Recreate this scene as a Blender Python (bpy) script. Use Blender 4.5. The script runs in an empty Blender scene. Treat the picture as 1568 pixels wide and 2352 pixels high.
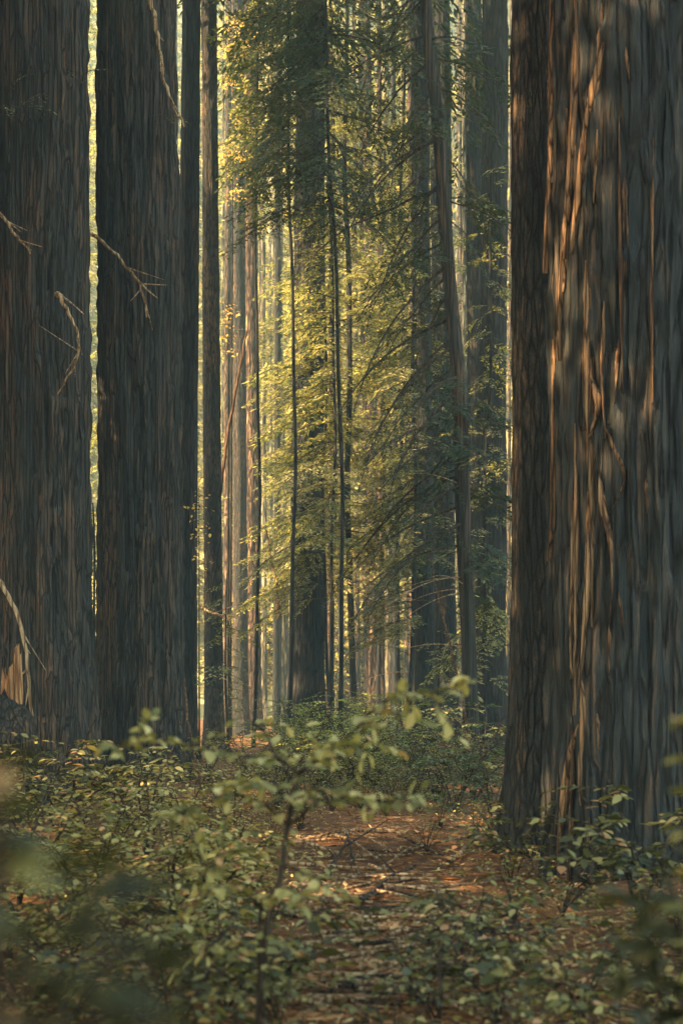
import bpy, math, random
import numpy as np
from mathutils import Vector
from mathutils.bvhtree import BVHTree

# ------------------------------------------------------------------ scene, camera, sky, sun
S = bpy.context.scene
COL = S.collection
rng = np.random.default_rng(7)
R = math.radians
W0, H0, FP, HY, EYE = 1568.0, 2352.0, 3267.0, 1600.0, 1.5   # the photo's frame, focal length in its pixels, horizon row, eye height

cam = bpy.data.objects.new('camera', bpy.data.cameras.new('camera'))
COL.objects.link(cam)
cam.location = (0, 0, EYE)
cam.rotation_euler = (R(90), 0, 0)
cam.data.sensor_fit = 'VERTICAL'
cam.data.sensor_height = 36
cam.data.lens = 50
cam.data.shift_y = 0.18
cam.data.clip_start = 0.05
cam.data.clip_end = 3000
cam.data.dof.use_dof = True
cam.data.dof.focus_distance = 24
cam.data.dof.aperture_fstop = 2.5
S.camera = cam

SUN_EL, SUN_AZ = R(44), R(248)          # azimuth clockwise from +Y: light comes from the left, a little behind the camera
sd = Vector((math.sin(SUN_AZ) * math.cos(SUN_EL), math.cos(SUN_AZ) * math.cos(SUN_EL), math.sin(SUN_EL)))
wld = bpy.data.worlds.new('World')
S.world = wld
wld.use_nodes = True
wn = wld.node_tree.nodes
sky = wn.new('ShaderNodeTexSky')
sky.sky_type = 'NISHITA'
sky.sun_disc = False
sky.sun_elevation = SUN_EL
sky.sun_rotation = SUN_AZ
sky.dust_density = 2.0
wn['Background'].inputs[1].default_value = 0.135
wb = wn.new('ShaderNodeMix')            # a slightly green white balance for the daylight
wb.data_type = 'RGBA'
wb.blend_type = 'MULTIPLY'
wb.inputs[0].default_value = 1
wb.inputs[7].default_value = (0.97, 1.0, 0.83, 1)
wld.node_tree.links.new(sky.outputs[0], wb.inputs[6])
wld.node_tree.links.new(wb.outputs[2], wn['Background'].inputs[0])
sun = bpy.data.objects.new('sun', bpy.data.lights.new('sun', 'SUN'))
COL.objects.link(sun)
sun.data.energy = 4.6
sun.data.angle = R(0.5)
sun.data.color = (1.0, 0.75, 0.41)
sun.rotation_euler = sd.to_track_quat('Z', 'Y').to_euler()
S.view_settings.view_transform = 'Standard'
S.view_settings.look = 'None'
S.view_settings.exposure = 2.93
S.view_settings.gamma = 1
S.cycles.max_bounces = 6
S.cycles.diffuse_bounces = 3
S.cycles.glossy_bounces = 2
S.cycles.transmission_bounces = 4
S.cycles.use_denoising = True


def at(px, py, Y):
    return np.array([(px - W0 / 2) / FP * Y, Y, EYE - (py - HY) / FP * Y])


# ------------------------------------------------------------------ materials
def nodes(name):
    m = bpy.data.materials.new(name)
    m.use_nodes = True
    return m, m.node_tree.nodes, m.node_tree.links, m.node_tree.nodes['Principled BSDF']


def ramp(n, stops):
    r = n.new('ShaderNodeValToRGB')
    e = r.color_ramp.elements
    while len(e) < len(stops):
        e.new(0.5)
    for k, (p, c) in zip(e, stops):
        k.position = p
        k.color = (*c, 1)
    return r


def bark(name, stops, sx=13.0, sz=0.55, bump=0.6, vz=.62):
    m, n, l, b = nodes(name)
    tc = n.new('ShaderNodeTexCoord')
    mp = n.new('ShaderNodeMapping')
    mp.inputs['Scale'].default_value = (sx, sx, sz)
    l.new(tc.outputs['Object'], mp.inputs[0])
    a = n.new('ShaderNodeTexNoise')
    a.inputs['Scale'].default_value = 1.0
    a.inputs['Detail'].default_value = 10
    a.inputs['Roughness'].default_value = 0.78
    a.inputs['Distortion'].default_value = 0.5
    l.new(mp.outputs[0], a.inputs[0])
    mp2 = n.new('ShaderNodeMapping')
    mp2.inputs['Scale'].default_value = (3.1, 3.1, 0.45)
    l.new(tc.outputs['Object'], mp2.inputs[0])
    c = n.new('ShaderNodeTexNoise')
    c.inputs['Detail'].default_value = 3
    c.inputs['Scale'].default_value = 1.0
    l.new(mp2.outputs[0], c.inputs[0])
    mx = n.new('ShaderNodeMath')
    mx.operation = 'MULTIPLY_ADD'
    l.new(c.outputs[0], mx.inputs[0])
    mx.inputs[1].default_value = 0.55
    mx.inputs[2].default_value = -0.275
    ad = n.new('ShaderNodeMath')
    ad.operation = 'ADD'
    l.new(a.outputs[0], ad.inputs[0])
    l.new(mx.outputs[0], ad.inputs[1])
    rp = ramp(n, stops)
    l.new(ad.outputs[0], rp.inputs[0])
    mp4 = n.new('ShaderNodeMapping')
    mp4.inputs['Scale'].default_value = (sx * .55, sx * .55, sz * vz)
    ds = n.new('ShaderNodeVectorMath')
    ds.operation = 'MULTIPLY_ADD'
    l.new(c.outputs['Color'], ds.inputs[0])
    ds.inputs[1].default_value = (1.6 / sx, 1.6 / sx, 0)
    l.new(tc.outputs['Object'], ds.inputs[2])
    l.new(ds.outputs[0], mp4.inputs[0])
    vo = n.new('ShaderNodeTexVoronoi')
    vo.feature = 'DISTANCE_TO_EDGE'
    vo.inputs['Scale'].default_value = 1.0
    l.new(mp4.outputs[0], vo.inputs['Vector'])
    fis = n.new('ShaderNodeMapRange')
    fis.inputs['From Max'].default_value = 0.16
    l.new(vo.outputs['Distance'], fis.inputs['Value'])
    fc = n.new('ShaderNodeMix')                  # the cracks show the darker red inner bark
    fc.data_type = 'RGBA'
    l.new(fis.outputs[0], fc.inputs[0])
    fc.inputs[6].default_value = (stops[0][1][0] * .75, stops[0][1][1] * .60, stops[0][1][2] * .52, 1)
    l.new(rp.outputs[0], fc.inputs[7])
    l.new(fc.outputs[2], b.inputs['Base Color'])
    b.inputs['Roughness'].default_value = 0.92
    b.inputs['Specular IOR Level'].default_value = 0.12
    mp3 = n.new('ShaderNodeMapping')
    mp3.inputs['Scale'].default_value = (sx * 3.5, sx * 3.5, sz * 6)
    l.new(tc.outputs['Object'], mp3.inputs[0])
    f = n.new('ShaderNodeTexNoise')
    f.inputs['Scale'].default_value = 1.0
    f.inputs['Detail'].default_value = 5
    l.new(mp3.outputs[0], f.inputs[0])
    bp = n.new('ShaderNodeBump')
    bp.inputs['Strength'].default_value = bump
    bp.inputs['Distance'].default_value = 0.03
    l.new(f.outputs[0], bp.inputs['Height'])
    bp2 = n.new('ShaderNodeBump')
    bp2.inputs['Strength'].default_value = 1.0
    bp2.inputs['Distance'].default_value = 0.5 / sx
    l.new(fis.outputs[0], bp2.inputs['Height'])
    l.new(bp.outputs[0], bp2.inputs['Normal'])
    l.new(bp2.outputs[0], b.inputs['Normal'])
    return m


def leafy(name, stops, trans=0.4, tint=(1.0, 1.0, 0.55), rough=0.6, spec=0.2):
    """leaf colour varies from leaf to leaf; light passes through the blade"""
    m, n, l, b = nodes(name)
    g = n.new('ShaderNodeNewGeometry')
    if 'broad' in name or 'olive' in name or 'evergreen' in name:
        stops = [(p, (c[0] * 1.10, c[1] * .98, c[2] * .92)) for p, c in stops]
    rp = ramp(n, stops)
    l.new(g.outputs['Random Per Island'], rp.inputs[0])
    l.new(rp.outputs[0], b.inputs['Base Color'])
    b.inputs['Roughness'].default_value = rough
    b.inputs['Specular IOR Level'].default_value = spec
    t = n.new('ShaderNodeBsdfTranslucent')
    mu = n.new('ShaderNodeMix')
    mu.data_type = 'RGBA'
    mu.blend_type = 'MULTIPLY'
    mu.inputs[0].default_value = 1
    l.new(rp.outputs[0], mu.inputs[6])
    mu.inputs[7].default_value = (*[x * 1.3 for x in tint], 1)
    l.new(mu.outputs[2], t.inputs[0])
    ms = n.new('ShaderNodeMixShader')
    ms.inputs[0].default_value = trans
    l.new(b.outputs[0], ms.inputs[1])
    l.new(t.outputs[0], ms.inputs[2])
    l.new(ms.outputs[0], n['Material Output'].inputs[0])
    return m


def mottled(name, stops, scale, detail=6, bump=0.5, dist=0.03, rough=0.95):
    m, n, l, b = nodes(name)
    tc = n.new('ShaderNodeTexCoord')
    a = n.new('ShaderNodeTexNoise')
    a.inputs['Scale'].default_value = scale
    a.inputs['Detail'].default_value = detail
    a.inputs['Roughness'].default_value = 0.7
    l.new(tc.outputs['Object'], a.inputs[0])
    rp = ramp(n, stops)
    l.new(a.outputs[0], rp.inputs[0])
    l.new(rp.outputs[0], b.inputs['Base Color'])
    b.inputs['Roughness'].default_value = rough
    b.inputs['Specular IOR Level'].default_value = 0.1
    bp = n.new('ShaderNodeBump')
    bp.inputs['Strength'].default_value = bump
    bp.inputs['Distance'].default_value = dist
    l.new(a.outputs[0], bp.inputs['Height'])
    l.new(bp.outputs[0], b.inputs['Normal'])
    return m


M = {}
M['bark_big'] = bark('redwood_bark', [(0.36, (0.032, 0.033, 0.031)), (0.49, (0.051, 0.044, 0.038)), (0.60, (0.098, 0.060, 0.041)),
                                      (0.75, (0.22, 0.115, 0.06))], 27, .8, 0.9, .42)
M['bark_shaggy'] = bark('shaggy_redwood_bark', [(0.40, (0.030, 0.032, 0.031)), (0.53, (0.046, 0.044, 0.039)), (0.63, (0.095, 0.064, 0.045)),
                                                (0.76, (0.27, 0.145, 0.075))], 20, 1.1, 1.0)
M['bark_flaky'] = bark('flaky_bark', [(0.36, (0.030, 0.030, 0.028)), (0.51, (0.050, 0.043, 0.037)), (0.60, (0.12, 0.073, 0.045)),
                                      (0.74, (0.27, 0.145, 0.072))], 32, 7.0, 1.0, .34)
M['bark_dark'] = bark('dark_bark', [(0.36, (0.021, 0.021, 0.020)), (0.52, (0.032, 0.028, 0.025)), (0.63, (0.058, 0.039, 0.029)), (0.77, (0.13, 0.072, 0.040))], 22, 2.0)  # dark enough that these trunks look shaded even in sun
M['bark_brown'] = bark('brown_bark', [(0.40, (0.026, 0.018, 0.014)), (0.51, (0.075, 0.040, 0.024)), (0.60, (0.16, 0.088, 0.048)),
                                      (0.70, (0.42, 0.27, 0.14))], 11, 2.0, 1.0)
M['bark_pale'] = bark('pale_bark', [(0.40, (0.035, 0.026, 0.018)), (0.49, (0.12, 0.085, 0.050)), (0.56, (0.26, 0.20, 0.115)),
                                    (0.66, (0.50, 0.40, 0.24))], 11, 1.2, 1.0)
M['strip'] = bark('peeling_bark_fibre', [(0.36, (0.06, 0.040, 0.03)), (0.47, (0.24, 0.125, 0.062)), (0.60, (0.42, 0.22, 0.105)), (0.76, (0.58, 0.36, 0.19))], 45, 1.6, 1.0)
M['deadwood'] = bark('dead_wood', [(0.35, (0.20, 0.115, 0.06)), (0.50, (0.40, 0.25, 0.13)), (0.72, (0.62, 0.45, 0.26))], 25, 8, .8, .07)
M['rotten_wood'] = bark('splintered_rotten_wood', [(0.36, (0.22, 0.10, 0.045)), (0.52, (0.50, 0.25, 0.11)), (0.7, (0.68, 0.42, 0.21))], 30, 3, .9, .2)
M['leaf_dim'] = leafy('dim_evergreen_leaves', [(0, (0.018, 0.020, 0.007)), (0.7, (0.042, 0.044, 0.016)), (1, (0.08, 0.07, 0.028))], 0.2)  # shade put into the leaf colour; open sky lights these twigs
M['red_stem'] = bark('reddish_dead_stem', [(0.35, (0.07, 0.038, 0.022)), (0.6, (0.16, 0.085, 0.045)), (0.8, (0.26, 0.15, 0.08))], 25, 5, .6, .1)
M['twig'] = bark('twig_bark', [(0.35, (0.035, 0.026, 0.020)), (0.6, (0.09, 0.06, 0.04)), (0.8, (0.16, 0.10, 0.06))], 30, 10, .6, .07)
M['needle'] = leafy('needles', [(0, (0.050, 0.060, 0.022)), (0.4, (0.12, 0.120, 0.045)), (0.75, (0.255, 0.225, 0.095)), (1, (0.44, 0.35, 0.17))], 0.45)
M['needle_dark'] = leafy('shade_needles', [(0, (0.018, 0.030, 0.015)), (0.6, (0.034, 0.048, 0.021)), (1, (0.075, 0.075, 0.032))], 0.25)  # needles darkened so the foliage looks shaded even in sun
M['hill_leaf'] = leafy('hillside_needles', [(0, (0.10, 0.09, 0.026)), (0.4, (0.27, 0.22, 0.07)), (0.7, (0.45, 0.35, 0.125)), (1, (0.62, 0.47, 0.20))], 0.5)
M['gold_leaf'] = leafy('golden_leaves', [(0, (0.34, 0.20, 0.05)), (0.6, (0.55, 0.34, 0.09)), (1, (0.62, 0.44, 0.16))], 0.45)
M['leaf'] = leafy('broad_leaves', [(0, (0.060, 0.064, 0.019)), (0.3, (0.15, 0.146, 0.042)), (0.62, (0.30, 0.265, 0.085)), (0.9, (0.46, 0.39, 0.145)),
                                   (0.93, (0.42, 0.22, 0.10)), (1, (0.50, 0.30, 0.15))], 0.35, rough=0.5, spec=0.25)
M['leaf_pale'] = leafy('pale_broad_leaves', [(0, (0.09, 0.094, 0.028)), (0.35, (0.21, 0.196, 0.064)), (0.7, (0.36, 0.32, 0.12)), (0.93, (0.52, 0.45, 0.19)), (0.96, (0.46, 0.26, 0.12)), (1, (0.5, 0.3, 0.15))], 0.3, rough=0.5, spec=0.25)  # lighter copy of the broad leaves: sky light put into the colour
M['leaf_olive'] = leafy('olive_leaves', [(0, (0.024, 0.028, 0.010)), (0.4, (0.060, 0.062, 0.019)), (0.75, (0.15, 0.142, 0.044)), (0.92, (0.34, 0.29, 0.11)), (0.95, (0.32, 0.16, 0.07)), (1, (0.42, 0.24, 0.11))], 0.3, rough=0.5, spec=0.25)  # darker copy of the broad leaves: shade low down put into the colour
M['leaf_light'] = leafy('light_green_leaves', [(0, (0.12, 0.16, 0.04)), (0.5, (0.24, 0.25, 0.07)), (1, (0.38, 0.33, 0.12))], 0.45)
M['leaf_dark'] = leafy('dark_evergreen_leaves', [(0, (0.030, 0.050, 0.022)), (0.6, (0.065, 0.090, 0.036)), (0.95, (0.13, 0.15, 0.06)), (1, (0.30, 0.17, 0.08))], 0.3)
M['litter'] = leafy('leaf_litter', [(0, (0.085, 0.031, 0.013)), (0.4, (0.24, 0.092, 0.032)), (0.75, (0.42, 0.19, 0.072)), (1, (0.64, 0.42, 0.21))], 0.1, (1, .7, .5), 0.9, 0.05)
M['ground'] = mottled('forest_floor', [(0.3, (0.04, 0.022, 0.012)), (0.5, (0.11, 0.048, 0.021)), (0.7, (0.22, 0.10, 0.042))], 7, 9, 1.0, 0.05)
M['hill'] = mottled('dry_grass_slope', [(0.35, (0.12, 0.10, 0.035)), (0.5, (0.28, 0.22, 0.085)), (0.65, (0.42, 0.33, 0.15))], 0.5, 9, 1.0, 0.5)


# ------------------------------------------------------------------ mesh building
class MB:
    def __init__(self):
        self.v, self.q, self.qm, self.n = [], [], [], 0

    def add(self, v, q, mi=0):
        v = np.asarray(v, float).reshape(-1, 3)
        q = np.asarray(q, int).reshape(-1, 4)
        self.v.append(v)
        self.q.append(q + self.n)
        self.qm.append(np.full(len(q), mi))
        self.n += len(v)

    def tube(self, P, r, k=6, mi=0, cap=True):
        P = np.asarray(P, float)
        n = len(P)
        r = np.broadcast_to(np.asarray(r, float), (n,))
        T = np.gradient(P, axis=0)
        T /= np.linalg.norm(T, axis=1)[:, None] + 1e-9
        up = np.where(np.abs(T[:, 2:3]) > 0.9, np.array([[1.0, 0, 0]]), np.array([[0, 0, 1.0]]))
        if np.abs(T[:, 2]).max() > 0.9:
            up = np.repeat(np.array([[1.0, 0.13, 0]]), n, 0)
        A = np.cross(T, up)
        A /= np.linalg.norm(A, axis=1)[:, None] + 1e-9
        B = np.cross(T, A)
        th = np.arange(k) / k * 2 * math.pi
        V = P[:, None] + r[:, None, None] * (np.cos(th)[None, :, None] * A[:, None] + np.sin(th)[None, :, None] * B[:, None])
        self.grid(V, mi)
        if cap and k == 4:
            pass

    def grid(self, V, mi=0, wrap=True):
        n, k = V.shape[:2]
        i = np.arange(n - 1)[:, None]
        j = np.arange(k if wrap else k - 1)[None]
        j2 = (j + 1) % k
        q = np.stack([i * k + j, i * k + j2, (i + 1) * k + j2, (i + 1) * k + j], -1)
        self.add(V.reshape(-1, 3), q, mi)

    def leaves(self, P, D, N, L, Wd, kind='quad', mi=0):
        """many small blades: base point, direction, normal, length, width"""
        P = np.asarray(P, float).reshape(-1, 3)
        n = len(P)
        if n == 0:
            return
        D = np.asarray(D, float)
        D = D / (np.linalg.norm(D, axis=1)[:, None] + 1e-9)
        B = np.cross(np.asarray(N, float), D)
        B /= np.linalg.norm(B, axis=1)[:, None] + 1e-9
        C = np.cross(D, B)
        L = np.broadcast_to(np.asarray(L, float), (n,))[:, None, None]
        Wd = np.broadcast_to(np.asarray(Wd, float), (n,))[:, None, None]
        if kind == 'quad':
            t = np.array([(0, 0, 0), (.45, .5, -.03), (1, 0, -.06), (.45, -.5, -.03)])
            q = np.array([(0, 1, 2, 3)])
        else:
            t = np.array([(0, 0, 0), (.18, .30, .05), (.45, .5, .06), (.78, .33, 0), (1, 0, -.10),
                          (.78, -.33, 0), (.45, -.5, .06), (.18, -.30, .05), (.33, 0, -.02), (.66, 0, -.05)])
            q = np.array([(0, 8, 2, 1), (8, 9, 3, 2), (9, 5, 4, 3), (0, 7, 6, 8), (8, 6, 5, 9)])
        m = len(t)
        V = P[:, None] + L * t[None, :, :1] * D[:, None] + Wd * t[None, :, 1:2] * B[:, None] + L * t[None, :, 2:3] * C[:, None]
        q = (np.arange(n)[:, None, None] * m + q[None]).reshape(-1, 4)
        self.add(V.reshape(-1, 3), q, mi)

    def mesh(self, name, mats, smooth=True):
        me = bpy.data.meshes.new(name)
        v = np.concatenate(self.v)
        q = np.concatenate(self.q)
        me.vertices.add(len(v))
        me.vertices.foreach_set('co', v.ravel())
        me.loops.add(q.size)
        me.loops.foreach_set('vertex_index', q.ravel())
        me.polygons.add(len(q))
        me.polygons.foreach_set('loop_start', np.arange(len(q)) * 4)
        me.polygons.foreach_set('material_index', np.concatenate(self.qm))
        me.polygons.foreach_set('use_smooth', np.full(len(q), smooth))
        for x in (mats if isinstance(mats, (list, tuple)) else [mats]):
            me.materials.append(M[x])
        me.update(calc_edges=True)
        return me

    def build(self, name, mats, parent=None, smooth=True):
        return put(name, self.mesh(name, mats, smooth), parent)


def put(name, me, parent=None):
    o = bpy.data.objects.new(name, me)
    COL.objects.link(o)
    o.parent = parent
    return o


def tag(o, label, cat, group=None, kind=None):
    if label:
        o['label'] = label
    if cat:
        o['category'] = cat
    if group:
        o['group'] = group
    if kind:
        o['kind'] = kind
    return o


def thing(name, label, cat, loc, group=None):
    o = bpy.data.objects.new(name, None)
    COL.objects.link(o)
    o.location = [float(x) for x in loc]
    o.empty_display_size = 0.2
    return tag(o, label, cat, group)


def copy_tree(o, parent=None):
    c = o.copy()
    COL.objects.link(c)
    c.parent = parent
    for ch in list(o.children):
        copy_tree(ch, c)
    return c


def vnoise(u, v, nu, seed):
    """smooth value noise, periodic in u (0..1)"""
    g = np.random.default_rng(seed).random((nu, 512))
    x = (np.asarray(u) % 1.0) * nu
    y = np.asarray(v) + 64.0
    xi, yi = np.floor(x).astype(int), np.floor(y).astype(int)
    fx, fy = x - xi, y - yi
    fx, fy = fx * fx * (3 - 2 * fx), fy * fy * (3 - 2 * fy)
    a, b = xi % nu, (xi + 1) % nu
    c, d = yi % 512, (yi + 1) % 512
    return (g[a, c] * (1 - fx) + g[b, c] * fx) * (1 - fy) + (g[a, d] * (1 - fx) + g[b, d] * fx) * fy


def gz(x, y):
    """height of the forest floor"""
    x, y = np.asarray(x, float), np.asarray(y, float)
    return 0.05 * np.sin(x * 1.3 + 0.6) * np.sin(y * 0.9) + 0.035 * np.sin(x * 3.1 - y * 1.7) + 0.03 * np.sin(y * 2.3 + x * 0.7)


# ------------------------------------------------------------------ the setting: forest floor and the sunny slope behind
xs = np.concatenate([np.linspace(-400, -40, 14), np.linspace(-36, -10, 14), np.linspace(-9.5, 9.5, 77), np.linspace(10, 36, 14), np.linspace(40, 400, 14)])
ys = np.concatenate([np.linspace(-300, -12, 12), np.linspace(-10, 40, 201), np.linspace(41, 100, 30), np.linspace(110, 420, 14)])
X, Y = np.meshgrid(xs, ys)
g = MB()
g.grid(np.stack([X, Y, gz(X, Y)], -1), 0, False)
tag(g.build('ground', 'ground'), 'reddish brown forest floor of needles and dead leaves', 'ground', kind='structure')


def hz(x, y):
    return -2 + 0.78 * np.maximum(np.asarray(y, float) - 88, -3) + 3 * np.sin(np.asarray(x) * .06) + 1.5 * np.sin(np.asarray(y) * .11 + np.asarray(x) * .13)


xs, ys = np.linspace(-170, 170, 70), np.linspace(86, 300, 60)
X, Y = np.meshgrid(xs, ys)
g = MB()
g.grid(np.stack([X, Y, hz(X, Y)], -1), 0, False)
tag(g.build('hillside', 'hill'), 'sunlit slope of dry grass rising behind the trees', 'hill', kind='structure')


# ------------------------------------------------------------------ trunks
def trunk_part(parent, r, H, lean=(0, 0), mat='bark_big', na=60, zfine=16, dz=0.2, amp=0.02, rid=0.16, flare=0.5, taper=0.35, seed=1, bend=None, lumps=0.04, cut=None, name='trunk'):
    z = np.concatenate([np.arange(-0.35, zfine, dz), np.arange(zfine, H + 1, max(1.5, dz))])
    u = np.arange(na) / na
    U, Z = np.meshgrid(u, z)
    nu = max(5, int(2 * math.pi * r / rid))
    warp = 0.55 / nu * (vnoise(U, Z * 0.5, max(5, nu // 3), seed + 1) - .5) * 2 + 0.5 / nu * np.sin(Z * 0.5 + seed)
    n1 = vnoise(U + warp, Z * 0.33, nu, seed + 2)
    n2 = vnoise(U + warp, Z * 1.5, nu * 2, seed + 3)
    n3 = vnoise(U + warp, Z * 5.0, nu * 4, seed + 4)
    rd = (1 - np.abs(2 * n1 - 1)) ** 1.5 * 0.7 + (1 - np.abs(2 * n2 - 1)) ** 1.5 * 0.55 + n3 * 0.35
    lb = vnoise(U, Z * 0.12, 5, seed + 5) - .5
    but = vnoise(U, Z * 0.15, 6, seed + 6)
    rz = r * (1 - taper * np.clip(Z, 0, H) / H) * (1 + lumps * 2 * lb) + r * flare * np.exp(-np.maximum(Z, -.3) / (0.9 * max(r, .3) ** .5 * 1.6)) * (0.55 + 0.9 * but)
    rad = rz + amp * (rd - .7)
    rad = np.maximum(rad, 0.004)
    th = U * 2 * math.pi
    cx, cy = lean[0] * Z, lean[1] * Z
    if bend is not None:
        cx = cx + np.interp(Z, bend[0], bend[1])
    m = MB()
    m.grid(np.stack([cx + rad * np.cos(th), cy + rad * np.sin(th), Z], -1))
    return m.build(name, mat, parent)


def crown_mesh(name, H, z0, rad, nb, per, size, seed, mat):
    """boughs of hanging sprays round a stem, thinner to the top"""
    r = np.random.default_rng(seed)
    P, D, N = [], [], []
    for i in range(nb):
        t = (i + r.random()) / nb
        z = z0 + (H - z0) * t
        Lb = rad * (1 - t) ** 0.75 * r.uniform(.55, 1.15) + .25
        a = r.random() * 2 * math.pi
        dr = r.uniform(.1, .55)
        s = np.sqrt(r.random(per)) * Lb
        side = r.normal(0, .16, per) * s
        ca, sa = math.cos(a), math.sin(a)
        P.append(np.stack([s * ca - side * sa, s * sa + side * ca, z - dr * s * s / max(Lb, .5) + r.normal(0, .10, per) - np.abs(side) * .35], -1))
        da = a + np.sign(side) * r.uniform(.3, 1.1, per)
        D.append(np.stack([np.cos(da), np.sin(da), r.uniform(-.9, 0, per)], -1))
        N.append(np.stack([r.normal(0, .5, per), r.normal(0, .5, per), np.ones(per)], -1))
    P, D, N = map(np.concatenate, (P, D, N))
    m = MB()
    sz = size * r.uniform(.6, 1.3, len(P))
    m.leaves(P, D, N, sz, sz * .3)
    return m.mesh(name, mat)


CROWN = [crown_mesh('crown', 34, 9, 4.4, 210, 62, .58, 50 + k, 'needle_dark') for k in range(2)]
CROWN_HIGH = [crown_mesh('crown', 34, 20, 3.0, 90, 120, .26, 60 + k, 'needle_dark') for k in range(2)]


TRUNK, BVH = {}, {}


def redwood(label, xt, xb, w, Y, mat, na=None, dz=None, H=36, crown=None, group=None, name='redwood_tree', **kw):
    """xb/xt: centre at the horizon row and at the top row of the frame; w: width there"""
    b = at(xb, HY, Y)
    lx = (xt - xb) / HY
    r = w / 2 / FP * Y
    b[0] -= lx * EYE
    t = thing(name, label, 'tree', (b[0], Y, float(gz(b[0], Y))), group)
    ztop = EYE + HY / FP * Y + 1.0
    px = Y / FP * 2.3
    na = na or int(np.clip(2 * math.pi * r / px * 0.9, 14, 420))
    dz = dz or max(0.05, px * 2.6)
    tr = trunk_part(t, r, max(H, ztop + 4), (lx, 0), mat, na, ztop, dz, seed=int(abs(xb) * 7 + Y), **kw)
    TRUNK[t.name] = tr
    if crown is not None:
        c = put('crown', crown, t)
        c.rotation_euler.z = xb
        c.location = (lx * 20, 0, 0)
    return t, b, r


def on_trunk(t, r, px, py, Y, lift=0.0):
    """the point on a trunk's bark that is seen at a place in the photo, in the tree's own space"""
    if t.name not in BVH:
        me = TRUNK[t.name].data
        BVH[t.name] = BVHTree.FromPolygons([v.co for v in me.vertices], [p.vertices for p in me.polygons])
    p = Vector(at(px, py, Y)) - Vector((0, 0, EYE))
    o = Vector((0, 0, EYE)) - t.location
    h = BVH[t.name].ray_cast(o, p.normalized())
    if h[0] is None:
        h = BVH[t.name].find_nearest(o + p)
    n = Vector((h[0].x, h[0].y, 0)).normalized()
    return np.array(h[0] + n * lift)


def smooth_path(P, n):
    P = np.asarray(P, float)
    s = np.concatenate([[0], np.cumsum(np.linalg.norm(np.diff(P, axis=0), axis=1))])
    q = np.linspace(0, s[-1], n)
    out = np.stack([np.interp(q, s, P[:, k]) for k in range(P.shape[1])], -1)
    for _ in range(2):
        out[1:-1] = (out[:-2] + 2 * out[1:-1] + out[2:]) / 4
    return out


def dead_branch(parent, pts, r0, name='dead_branch', forks=(), mat='deadwood', origin=None, r1=.35):
    """pts: (photo x, photo y, distance)"""
    o = np.array(parent.location) if parent else np.zeros(3)
    m = MB()
    P = smooth_path([at(*p) - o for p in pts], 22)
    P += np.random.default_rng(len(pts) + abs(int(pts[0][0]))).normal(0, r0 * .35, P.shape)
    m.tube(P, np.linspace(r0, r0 * r1, len(P)) * (1 + .8 * np.exp(-np.arange(len(P)) / 1.2)), 7)
    rr = np.random.default_rng(abs(int(pts[0][1])) + 5)
    for k in range(4):                       # broken side twigs
        i = rr.integers(6, 19)
        d = (P[i + 1] - P[i]) / np.linalg.norm(P[i + 1] - P[i]) + rr.normal(0, .7, 3)
        m.tube(P[i] + d * np.linspace(0, rr.uniform(.12, .5), 6)[:, None], np.linspace(r0 * .4, r0 * .12, 6), 5)
    for f in forks:
        Q = smooth_path([at(*p) - o for p in f], 12)
        m.tube(Q, np.linspace(r0 * .7, r0 * .2, len(Q)), 6)
    return m.build(name, mat, parent)


# near and middle trunks --------------------------------------------------
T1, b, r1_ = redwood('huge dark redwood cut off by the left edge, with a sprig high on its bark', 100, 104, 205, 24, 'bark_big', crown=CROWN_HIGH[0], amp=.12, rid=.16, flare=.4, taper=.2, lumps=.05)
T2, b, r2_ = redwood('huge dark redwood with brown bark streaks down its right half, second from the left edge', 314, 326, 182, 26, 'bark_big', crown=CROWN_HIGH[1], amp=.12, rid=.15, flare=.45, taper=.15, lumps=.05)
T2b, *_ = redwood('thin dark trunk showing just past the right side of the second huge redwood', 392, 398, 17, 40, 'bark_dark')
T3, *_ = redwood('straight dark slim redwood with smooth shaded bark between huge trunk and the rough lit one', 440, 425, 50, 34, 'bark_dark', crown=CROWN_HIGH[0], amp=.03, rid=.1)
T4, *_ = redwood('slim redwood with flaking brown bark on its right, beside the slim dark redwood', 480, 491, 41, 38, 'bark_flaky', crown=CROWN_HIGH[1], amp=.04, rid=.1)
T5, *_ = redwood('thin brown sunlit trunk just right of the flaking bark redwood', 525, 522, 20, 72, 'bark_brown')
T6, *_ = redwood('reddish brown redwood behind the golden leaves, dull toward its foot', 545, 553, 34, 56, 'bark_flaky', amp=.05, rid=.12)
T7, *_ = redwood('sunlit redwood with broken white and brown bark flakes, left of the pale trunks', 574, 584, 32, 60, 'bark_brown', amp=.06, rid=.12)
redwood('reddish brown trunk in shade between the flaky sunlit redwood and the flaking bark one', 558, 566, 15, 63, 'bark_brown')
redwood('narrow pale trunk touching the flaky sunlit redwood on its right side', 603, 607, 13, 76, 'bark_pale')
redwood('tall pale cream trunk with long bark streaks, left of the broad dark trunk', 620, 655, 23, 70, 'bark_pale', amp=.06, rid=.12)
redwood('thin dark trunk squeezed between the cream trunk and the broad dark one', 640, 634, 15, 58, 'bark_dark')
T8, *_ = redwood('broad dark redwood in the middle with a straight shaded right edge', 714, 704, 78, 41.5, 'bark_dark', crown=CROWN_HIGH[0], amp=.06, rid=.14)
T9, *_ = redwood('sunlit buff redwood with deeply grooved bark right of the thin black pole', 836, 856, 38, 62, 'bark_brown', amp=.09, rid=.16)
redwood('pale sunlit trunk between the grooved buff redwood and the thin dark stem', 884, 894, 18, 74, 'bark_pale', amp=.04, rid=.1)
redwood('thin dark stem right of the pale sunlit trunk, below the hanging boughs', 902, 908, 13, 54, 'bark_dark')
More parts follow.
